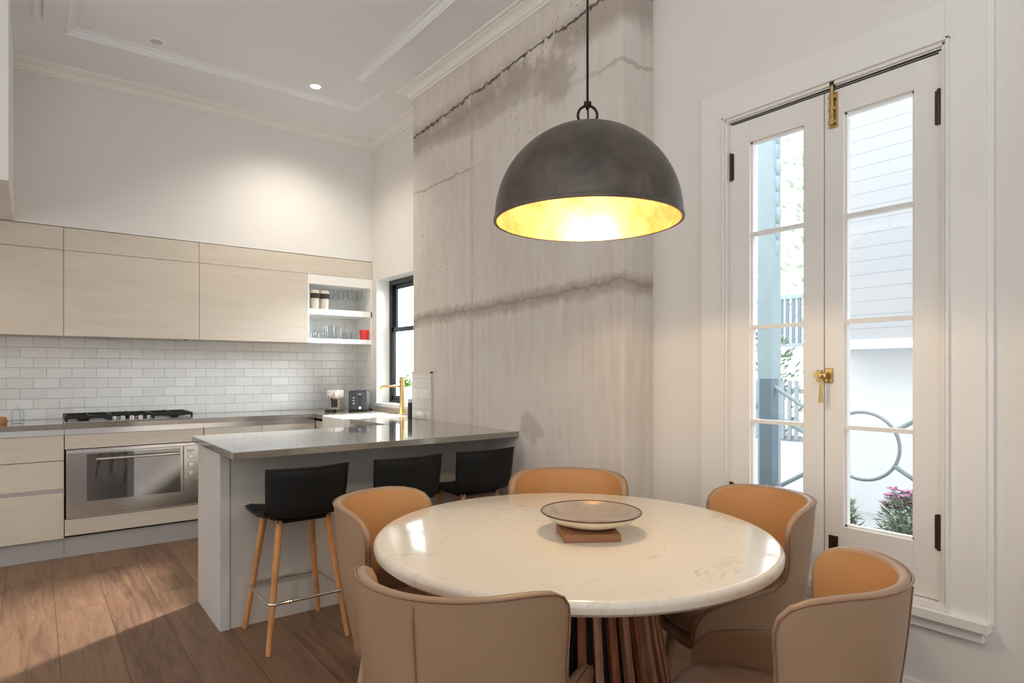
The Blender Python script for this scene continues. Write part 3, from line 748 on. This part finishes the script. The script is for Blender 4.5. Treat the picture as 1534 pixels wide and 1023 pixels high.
# board and bowl
bx_, by_ = 1.372, 1.382
bd = MB(); bd.box(-.085, .085, -.08, .08, 0, .022)
tag(bd.build('cork_trivet', M['cork'], bevel=.003), 'square brown trivet under the bowl on the dining table', 'trivet')
bpy.data.objects['cork_trivet'].location = (bx_ - .035, by_ - .02, .7505); bpy.data.objects['cork_trivet'].rotation_euler = (0, 0, math.radians(-33))
bw = thing('shallow_bowl', 'wide shallow cream bowl with brown rim and glossy grey inside', 'bowl', (bx_, by_, .7735))
RB = .154
MB().lathe([(0, 0), (.055, 0), (.085, .004), (.12, .016), (.142, .030), (RB - .001, .042)], 72).build('bowl_outside', M['bowl_out'], bw, smooth=True)
MB().lathe([(0, .006), (.055, .006), (.085, .010), (.12, .021), (.140, .034), (RB - .003, .043)], 72).build('bowl_inside', M['bowl_in'], bw, smooth=True)
MB().tube([(RB*math.cos(a), RB*math.sin(a), .043) for a in [2*PI*i/72 for i in range(72)]], .0026, 8, closed=True).build('rim', M['bowl_rim'], bw, smooth=True)

# ------------------------------------------------------------------ dining chair
ROWS = [(.345, .47), (.36, .54), (.385, .575), (.42, .60), (.46, .61), (.485, .605), (.505, .588), (.520, .55), (.532, .50), (.545, .43), (.560, .375), (.585, .345), (.62, .338), (.66, .342), (.70, .350), (.735, .354), (.762, .348), (.783, .330), (.797, .300), (.806, .255), (.810, .20)]
def shell_pt(s, z, off=0.):
    """point at arc length s from the back centre, height z; off>0 goes inward"""
    k = (z - .345) / .465
    R = .212 + .040 * k + .010 * math.sin(PI * k) - off
    xb = -.010 - .030 * k
    Rr = R + off; q = PI/2 * Rr
    sg = 1 if s >= 0 else -1; s = abs(s)
    if s <= q:
        a = s / Rr
        x, y = xb - R * math.cos(a), R * math.sin(a)
        x *= 1.0
    else:
        x, y = xb + (s - q), R - (s - q) * .04
    return Vector((x, sg * y, z))
def make_chair(label):
    c = thing('dining_chair', label, 'chair', group='leather dining chairs round the marble table')
    NU = 36; T_ = .026
    def grid(off):
        bm = bmesh.new(); g = []
        for z, sm_ in ROWS:
            g.append([bm.verts.new(shell_pt(sm_ * (2*j/NU - 1), z, off)) for j in range(NU + 1)])
        for A, B in zip(g, g[1:]):
            for j in range(NU): bm.faces.new((A[j], A[j+1], B[j+1], B[j]))
        return bm, g
    def finish(bm, name, mat, flip, par=c):
        mb = MB(); mb.bm.free(); mb.bm = bm
        for f_ in bm.faces:
            pass
        bmesh.ops.recalc_face_normals(bm, faces=bm.faces)
        o = mb.build(name, mat, par, smooth=True, fix=False)
        return o
    # closed outer body: outer surface + rounded rim, inner lining separate
    bm, g = grid(0)
    edge = [r[0] for r in g] + g[-1][1:-1] + [r[-1] for r in reversed(g)] + list(reversed(g[0][1:-1]))
    par_ = [(-ROWS[i][1], ROWS[i][0]) for i in range(len(ROWS))]
    par_ += [(ROWS[-1][1] * (2*j/NU - 1), ROWS[-1][0]) for j in range(1, NU)]
    par_ += [(ROWS[i][1], ROWS[i][0]) for i in reversed(range(len(ROWS)))]
    par_ += [(ROWS[0][1] * (2*j/NU - 1), ROWS[0][0]) for j in reversed(range(1, NU))]
    n_ = len(par_)
    # outward direction of the boundary in (s,z) space
    def outd(i):
        a, b2 = par_[i-1], par_[(i+1) % n_]
        tx, tz = b2[0] - a[0], b2[1] - a[1]; L = math.hypot(tx, tz) or 1
        return (-tz / L, tx / L)
    prev = edge
    for off, e in ((.004, .006), (.013, .009), (.022, .006), (T_, 0)):
        ring = []
        for i in range(n_):
            ox, oz = outd(i)
            ring.append(bm.verts.new(shell_pt(par_[i][0] + ox*e, par_[i][1] + oz*e, off)))
        for i in range(n_):
            j = (i + 1) % n_
            bm.faces.new((prev[i], prev[j], ring[j], ring[i]))
        prev = ring
    out = finish(bm, 'outer_shell', M['lea_out'], False)
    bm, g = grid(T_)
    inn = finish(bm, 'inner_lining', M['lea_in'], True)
    # piping
    pp = []
    for i in range(0, n_):
        ox, oz = outd(i); pp.append(shell_pt(par_[i][0] + ox*.004, par_[i][1] + oz*.004, -.001))
    MB().tube(pp, .0028, 6, closed=True).build('piping', M['pipe'], out, smooth=True)
    # centre seam
    pts = [shell_pt(0, z, -.0015) for z in [.36 + .44*i/14 for i in range(15)]]
    MB().tube(pts, .0022, 6).build('back_seam', M['pipe'], out, smooth=True)
    # seat cushion
    def seat(grow, z0, z1, name, mat, par):
        NN = 56; prof = [(0, z0), (.75, z0), (.93, z0 + .006), (.985, z0 + .018), (1.0, (z0+z1)/2), (.985, z1 - .016), (.93, z1 - .004), (.7, z1 + .003), (.35, z1 + .005), (0, z1 + .005)]
        bm = bmesh.new(); rings = []
        for f_, z in prof:
            if f_ == 0: rings.append([bm.verts.new((.03, 0, z))]); continue
            r_ = []
            for k in range(NN):
                a = 2*PI*k/NN; ca, sa = math.cos(a), math.sin(a)
                if ca < 0: x, y = .184*ca, .186*sa
                else:
                    e = .52
                    x, y = .245 * abs(ca)**e, .186 * (abs(sa)**e) * (1 if sa >= 0 else -1)
                r_.append(bm.verts.new((-.010 + x*f_*grow, y*f_*grow, z)))
            rings.append(r_)
        for A, B in zip(rings, rings[1:]):
            for k in range(NN):
                k2 = (k+1) % NN
                if len(A) == 1: bm.faces.new((A[0], B[k2], B[k]))
                elif len(B) == 1: bm.faces.new((A[k], A[k2], B[0]))
                else: bm.faces.new((A[k], A[k2], B[k2], B[k]))
        return finish(bm, name, mat, False, par)
    seat(1.0, .395, .468, 'seat_cushion', M['lea_seat'], c)
    seat(.99, .345, .396, 'seat_base', M['lea_out'], c)
    for sx_, sy_ in ((1, 1), (1, -1), (-1, 1), (-1, -1)):
        MB().tube([(.0 + .125*sx_, .125*sy_, .350), (.0 + .15*sx_, .150*sy_, .18), (.0 + .175*sx_, .175*sy_, 0)], [.021, .017, .012], 16).build('leg', M['clegs'], c, smooth=True, auto=.8)
    return c
CH = [  # back-centre point (x,y), facing angle, label
    ((.575, 1.06), 31, 'leather dining chair nearest the camera, seen from behind with centre back seam'),
    ((.872, 2.095), -54, 'leather dining chair left of the table in front of the bar stools'),
    ((1.915, 2.075), 227, 'leather dining chair behind the table against the concrete pier'),
    ((2.18, 1.145), 155, 'leather dining chair right of the table directly before the french doors'),
    ((1.455, .522), 108, 'leather dining chair front right, its back to the camera beside the window wall')]
c0 = None
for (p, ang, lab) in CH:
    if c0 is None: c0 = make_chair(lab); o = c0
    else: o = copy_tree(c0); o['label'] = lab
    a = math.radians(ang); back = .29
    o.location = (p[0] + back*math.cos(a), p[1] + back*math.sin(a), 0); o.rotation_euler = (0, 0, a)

# ------------------------------------------------------------------ bar stools
def make_stool(label):
    s = thing('bar_stool', label, 'stool', group='black bar stools at the peninsula')
    # seat : saddle pad, front toward +y
    bm = bmesh.new(); NX, NY = 14, 14; top = []; bot = []
    def sx(u, v): 
        e = 1 - .10*max(0, v)**2
        return .198*u*e
    for j in range(NY + 1):
        v = 2*j/NY - 1; rt = []; rb = []
        for i in range(NX + 1):
            u = 2*i/NX - 1
            x = sx(u, v); y = .02 + .185*v
            z = .598 + .022*u*u - .012*max(0, v)**3 + .030*max(0, -v - .4)
            ed = 1 - max(abs(u), abs(v))**8
            rt.append(bm.verts.new((x, y, z - .014 + .014*ed**.5 if ed > 0 else z - .014))); rb.append(bm.verts.new((x*.97, .02 + .18*v, z - .042 + .010*max(abs(u), abs(v))**6)))
        top.append(rt); bot.append(rb)
    for j in range(NY):
        for i in range(NX):
            bm.faces.new((top[j][i], top[j][i+1], top[j+1][i+1], top[j+1][i])); bm.faces.new((bot[j][i], bot[j+1][i], bot[j+1][i+1], bot[j][i+1]))
    bd_t = [top[0][i] for i in range(NX+1)] + [top[j][NX] for j in range(1, NY+1)] + [top[NY][i] for i in range(NX-1, -1, -1)] + [top[j][0] for j in range(NY-1, 0, -1)]
    bd_b = [bot[0][i] for i in range(NX+1)] + [bot[j][NX] for j in range(1, NY+1)] + [bot[NY][i] for i in range(NX-1, -1, -1)] + [bot[j][0] for j in range(NY-1, 0, -1)]
    for i in range(len(bd_t)):
        j = (i+1) % len(bd_t); bm.faces.new((bd_t[i], bd_b[i], bd_b[j], bd_t[j]))
    mb = MB(); mb.bm.free(); mb.bm = bm; seat = mb.build('seat', M['stool'], s, smooth=True, auto=1.0)
    # backrest : curved pad
    bm = bmesh.new(); NX, NZ = 18, 10; fr = []; bk = []
    for j in range(NZ + 1):
        w_ = j / NZ; z = .590 + .227*w_; rf = []; rb = []
        for i in range(NX + 1):
            u = 2*i/NX - 1
            hw = .190 - .012*(1 - w_)**2
            if w_ < .2: hw -= .016*(1 - w_/.2)**2
            y = -.192 - .028*w_ + .042*u*u
            ed = max(abs(u), abs(2*w_ - 1))**10; th = .017*(1 - .55*ed)
            rf.append(bm.verts.new((hw*u, y + th, z))); rb.append(bm.verts.new((hw*u, y - th, z)))
        fr.append(rf); bk.append(rb)
    for j in range(NZ):
        for i in range(NX):
            bm.faces.new((fr[j][i], fr[j][i+1], fr[j+1][i+1], fr[j+1][i])); bm.faces.new((bk[j][i], bk[j+1][i], bk[j+1][i+1], bk[j][i+1]))
    def ringof(g): return [g[0][i] for i in range(NX+1)] + [g[j][NX] for j in range(1, NZ+1)] + [g[NZ][i] for i in range(NX-1, -1, -1)] + [g[j][0] for j in range(NZ-1, 0, -1)]
    a, b2 = ringof(fr), ringof(bk)
    for i in range(len(a)):
        j = (i+1) % len(a); bm.faces.new((a[i], b2[i], b2[j], a[j]))
    mb = MB(); mb.bm.free(); mb.bm = bm; bkr = mb.build('backrest', M['stool'], s, smooth=True, auto=1.0)
    pw = []
    for i in range(19):
        u = 2*i/18 - 1; pw.append((.189*u, -.220 + .042*u*u - .016, .812))
    MB().tube(pw, .0028, 6).build('piping', M['stool'], bkr, smooth=True)
    # legs
    for lx, ly in ((-1, -1), (1, -1), (-1, 1), (1, 1)):
        MB().tube([(.110*lx, .0 + .115*ly, .570), (.182*lx, .0 + .190*ly, 0)], [.0165, .0115], 16).build('leg', M['oakleg'], s, smooth=True, auto=.8)
    Bx('under_frame', M['black_pl'], -.125, .125, -.13, .13, .556, .572, s, .004)
    # footrest ring
    zf = .215; k = .110 + .072*(1 - zf/.612); ky = .115 + .075*(1 - zf/.612); k += .0165; ky += .0165; r = .03; pts = []
    for cx_, cy_, a0 in ((k - r, ky - r, 0), (-k + r, ky - r, 90), (-k + r, -ky + r, 180), (k - r, -ky + r, 270)):
        for q in range(6):
            a = math.radians(a0 + 18*q); pts.append((cx_ + r*math.cos(a), cy_ + r*math.sin(a), zf))
    MB().tube(pts, .0065, 10, closed=True).build('footrest', M['chrome'], s, smooth=True)
    return s
st = make_stool('black-seated bar stool with oak legs, leftmost at the peninsula, fully visible')
st.location = (.998, 3.005, 0)
for dx, lab in ((.516, 'black-seated bar stool with oak legs, middle one of the three'), (.995, 'black-seated bar stool with oak legs, next to the concrete pier')):
    o = copy_tree(st); o.location = (.998 + dx, 3.005, 0); o['label'] = lab

# ------------------------------------------------------------------ outside
struct(Bx('ground', M['ext_ground'], XW + .3, 16, -6, 14, -.3, -.02), 'pale paving outside', 'ground')
# balustrade with crossed bars and ring
XO = 3.42
ba = thing('garden_balustrade', 'blue-grey outdoor balustrade with crossed bars and a central ring', 'railing')
y0, y1, yc, zc_ = 1.935, .97, 1.455, .862
MB().tube([(XO, yc + .176*math.cos(a), zc_ + .176*math.sin(a)) for a in [2*PI*i/56 for i in range(56)]], .009, 8, closed=True).build('ring', M['ext_grey'], ba, smooth=True)
for sy in (1, -1):
    for sz in (1, -1):
        ang = math.atan2(.29, .50); p0 = (XO, yc + sy*.176*math.cos(ang), zc_ + sz*.176*math.sin(ang)); p1 = (XO, yc + sy*.49, zc_ + sz*.30)
        MB().tube([p0, p1], .012, 8).build('brace', M['ext_pale'], ba)
Bx('newel_post', M['ext_blue'], XO - .04, XO + .04, 1.935, 2.015, -.02, 1.21, ba, .006)
Bx('newel_post', M['ext_blue'], XO - .04, XO + .04, .885, .965, -.02, 1.21, ba, .006)
# neighbouring house
hs = thing('weatherboard_house', 'white weatherboard house seen through the right door', 'building')
HX = 5.6
Bx('clad_wall', M['board'], HX, HX + .2, -3, 2.72, 1.52, 6.5, hs)
Bx('lower_wall', M['ext_white'], HX + .35, HX + .5, -3, 2.72, -.02, 1.52, hs)
Bx('soffit_band', M['ext_white'], HX - .02, HX + .5, -3, 2.73, 1.44, 1.52, hs)
wn = Bx('window_frame', M['ext_white'], HX + .31, HX + .35, .75, 1.75, .30, 1.36, hs)
Bx('louvre', M['board'], HX + .295, HX + .31, .80, 1.70, .34, 1.05, wn); Bx('louvre_box', M['ext_grey'], HX + .295, HX + .31, 1.2, 1.5, 1.12, 1.3, wn)
# verandah column
cl = thing('verandah_column', 'pale blue timber column outside the left door', 'column')
Bx('shaft', M['ext_pale'], 4.0, 4.11, 2.28, 2.40, -.02, 4.6, cl, .01)
for k in range(14):
    MB().ico((4.055, 2.285, 2.1 + k*.11), .030, (1, .5 + .3*(k % 3), 2.2), 2).build('bracket', M['ext_pale'], cl, smooth=True)
# balcony across
bl = thing('far_balcony', 'white balcony with dark vertical balusters across the garden', 'balcony')
BX0 = 7.5
Bx('slab', M['ext_white'], BX0, BX0 + 1.2, 3.65, 6.7, 1.28, 1.52, bl)
Bx('top_rail', M['ext_pale'], BX0 + .02, BX0 + .08, 3.65, 6.7, 2.16, 2.21, bl); Bx('bottom_rail', M['ext_grey'], BX0 + .02, BX0 + .08, 3.65, 6.7, 1.55, 1.60, bl)
for k in range(38):
    yy = 3.70 + k*.078; Bx('baluster', M['ext_blue'], BX0 + .03, BX0 + .07, yy, yy + .036, 1.60, 2.16, bl)
for yy in (3.8, 6.4): Bx('post', M['ext_white'], BX0 + .2, BX0 + .35, yy, yy + .15, -.02, 1.28, bl)
# picket fence
pf = thing('picket_fence', 'grey picket fence below the far balcony', 'fence')
FX = 5.2
for k in range(30):
    yy = 2.74 + k*.062; Bx('picket', M['ext_grey'], FX, FX + .02, yy, yy + .030, .66, 1.17, pf)
Bx('rail', M['ext_pale'], FX + .02, FX + .05, 2.70, 4.64, 1.06, 1.10, pf); Bx('rail', M['ext_grey'], FX + .02, FX + .05, 2.70, 4.64, .64, .69, pf)
Bx('retaining_wall', M['ext_white'], FX - .02, FX + .12, 2.70, 4.64, -.02, .64, pf)
hr = MB().tube([(3.9, 2.45, 1.06), (5.0, 2.55, .74)], .02, 8)
tag(hr.build('handrail', M['ext_pale']), 'pale sloping handrail in front of the picket fence', 'handrail')
def bush(name, label, cx, cy, z0, rx, ry, h, n, mat, L=.05, group=None, flowers=0, cat='plant'):
    b = thing(name, label, cat, (cx, cy, z0), group=group)
    m = MB()
    for i in range(n):
        a = random.uniform(0, 2*PI); r = random.random() ** .6; zz_ = random.uniform(.16, 1)
        k = math.sqrt(max(0, 1 - (zz_*.95) ** 2.2))
        m.leaf((rx*r*k*math.cos(a), ry*r*k*math.sin(a), h*zz_), (math.cos(a), math.sin(a), random.uniform(-.3, 1.1)), L*random.uniform(.7, 1.3), L*.5)
    m.build('foliage', M[mat], b, fix=False)
    s_ = MB()
    for i in range(5):
        a = i*1.26; s_.tube([(0, 0, -.005), (rx*.4*math.cos(a), ry*.4*math.sin(a), h*.7)], [.006, .003], 6)
    s_.build('stem', M['leafy'], b)
    if flowers:
        f_ = MB()
        for i in range(flowers):
            a = random.uniform(0, 2*PI); r = random.random()**.5; z_ = h*random.uniform(.75, 1.15)
            for q in range(5): f_.leaf((rx*.8*r*math.cos(a), ry*.8*r*math.sin(a), z_), (math.cos(q*1.26), math.sin(q*1.26), .4), .028, .022)
        f_.build('blossom', M['pink'], b, fix=False)
    return b
bd_ = thing('planting_bed', 'low raised planting bed just outside the doors', 'planter')
Bx('edging', M['ext_grey'], 2.85, 3.30, .4, 2.3, -.02, .44, bd_, .01); Bx('soil', M['soil'], 2.88, 3.27, .43, 2.27, .44, .455, bd_)
bush('flowering_shrub', 'pink flowering shrub at the right of the planting bed', 3.12, 1.15, .462, .10, .10, .22, 500, 'leafp', .045, flowers=44)
bush('garden_shrub', 'green leafy shrub in the middle of the planting bed', 3.06, 1.42, .462, .10, .10, .17, 420, 'leafy', .045)
bush('garden_shrub', 'low green shrub at the right end of the planting bed', 2.99, .925, .462, .075, .085, .15, 380, 'leafy', .045)
bush('garden_shrub', 'green shrub left in the bed below the newel post', 3.08, 1.74, .462, .11, .13, .15, 420, 'leafp', .045, flowers=6)
bush('garden_tree', 'pale leafy tree rising behind the far balcony', 10.6, 5.2, -.02, 1.5, 1.6, 5.2, 1300, 'leafp', .16, cat='tree')
bush('hedge', 'green hedge between the picket fence and the balcony', 6.2, 3.75, -.02, .35, .8, 1.65, 1500, 'leafy', .10, cat='hedge')

# ------------------------------------------------------------------ light
W = bpy.data.worlds.new('World'); SC.world = W; W.use_nodes = True
nt = W.node_tree; bg = nt.nodes['Background']; bg.inputs[0].default_value = (.88, .94, 1.0, 1); bg.inputs[1].default_value = 4.6
def area(name, loc, rot, sx_, sy_, power, col=(1, 1, 1), portal=False):
    l = bpy.data.lights.new(name, 'AREA'); l.shape = 'RECTANGLE'; l.size = sx_; l.size_y = sy_; l.energy = power; l.color = col
    if portal: l.cycles.is_portal = True
    o = bpy.data.objects.new(name, l); COL.objects.link(o); o.location = loc; o.rotation_euler = rot; return o
area('door_portal', (XW + .20, 1.19, 1.40), (0, PI/2, 0), 1.95, .85, 1, portal=True)
area('window_portal', (XG + .075, 4.70, 1.52), (0, PI/2, 0), 1.1, 1.0, 1, portal=True)
area('rear_fill_light', (-.2, YR + .05, 1.7), (PI/2, 0, 0), 4.2, 2.2, 24, (.93, .96, 1.0))  # added fill panel behind the camera; no window is built there
area('left_fill_light', (XL + .05, 2.6, 1.8), (0, -PI/2, 0), 2.2, 3.4, 34, (1, .95, .90))  # added fill panel on the unseen left wall, not a window
area('ceiling_fill_light', (-1.2, -.6, 1.9), (PI, 0, 0), 1.6, 1.6, 62, (.86, .94, 1))  # added unseen panel bouncing neutral fill off the ceiling, no real fitting
def point(name, loc, power, col, r=.04):
    l = bpy.data.lights.new(name, 'POINT'); l.energy = power; l.color = col; l.shadow_soft_size = r
    o = bpy.data.objects.new(name, l); COL.objects.link(o); o.location = loc
point('pendant_light', (PX, PY, PZ + .09), 19, (1, .74, .43), .03)
def spot(name, loc, tgt, power, size, blend, col, r=.03):
    l = bpy.data.lights.new(name, 'SPOT'); l.energy = power; l.color = col; l.spot_size = math.radians(size); l.spot_blend = blend; l.shadow_soft_size = r
    o = bpy.data.objects.new(name, l); COL.objects.link(o); o.location = loc
    o.rotation_euler = (Vector(tgt) - Vector(loc)).to_track_quat('-Z', 'Y').to_euler()
spot('kitchen_downlight', (DL[0], DL[1], ZT - .02), (DL[0] + .02, DL[1] + .5, 0), 70, 125, 1, (1, .90, .77))
spot('window_beam_spot', (4.2, 5.62, 2.65), (.1, 3.9, 0), 4600, 30, .6, (1, .95, .90), .18)  # added spot outside the window, throws the sharp peninsula shadow across the floor
spot('reveal_fill_spot', (4.5, 3.5, 2.3), (2.5, 5.2, 1.45), 520, 42, 1, (.85, .93, 1), .5)  # added cool spot outdoors that brightens the window reveal and corner tiles
spot('left_task_light', (-.9, 4.9, 2.2), (-.5, 4.9, 0), 20, 130, 1, (1, .72, .45))

# ------------------------------------------------------------------ camera
cam = bpy.data.cameras.new('camera'); co_ = bpy.data.objects.new('camera', cam); COL.objects.link(co_)
F, HYZ = 932., 556.
cam.sensor_width = 36; cam.sensor_fit = 'HORIZONTAL'; cam.lens = F / 1534 * 36; cam.shift_y = (HYZ - 511.5) / 1534
ang = math.atan2(1212, F)
co_.location = (0, 0, 1.25); co_.rotation_euler = (PI/2, 0, -(PI/2 - ang)); cam.clip_start = .05
SC.camera = co_
SC.view_settings.view_transform = 'Standard'; SC.view_settings.look = 'None'; SC.view_settings.exposure = 0.0
try:
    SC.cycles.use_denoising = True; SC.cycles.max_bounces = 10; SC.cycles.diffuse_bounces = 6; SC.cycles.sample_clamp_indirect = 6; SC.cycles.transparent_max_bounces = 16
except Exception: pass
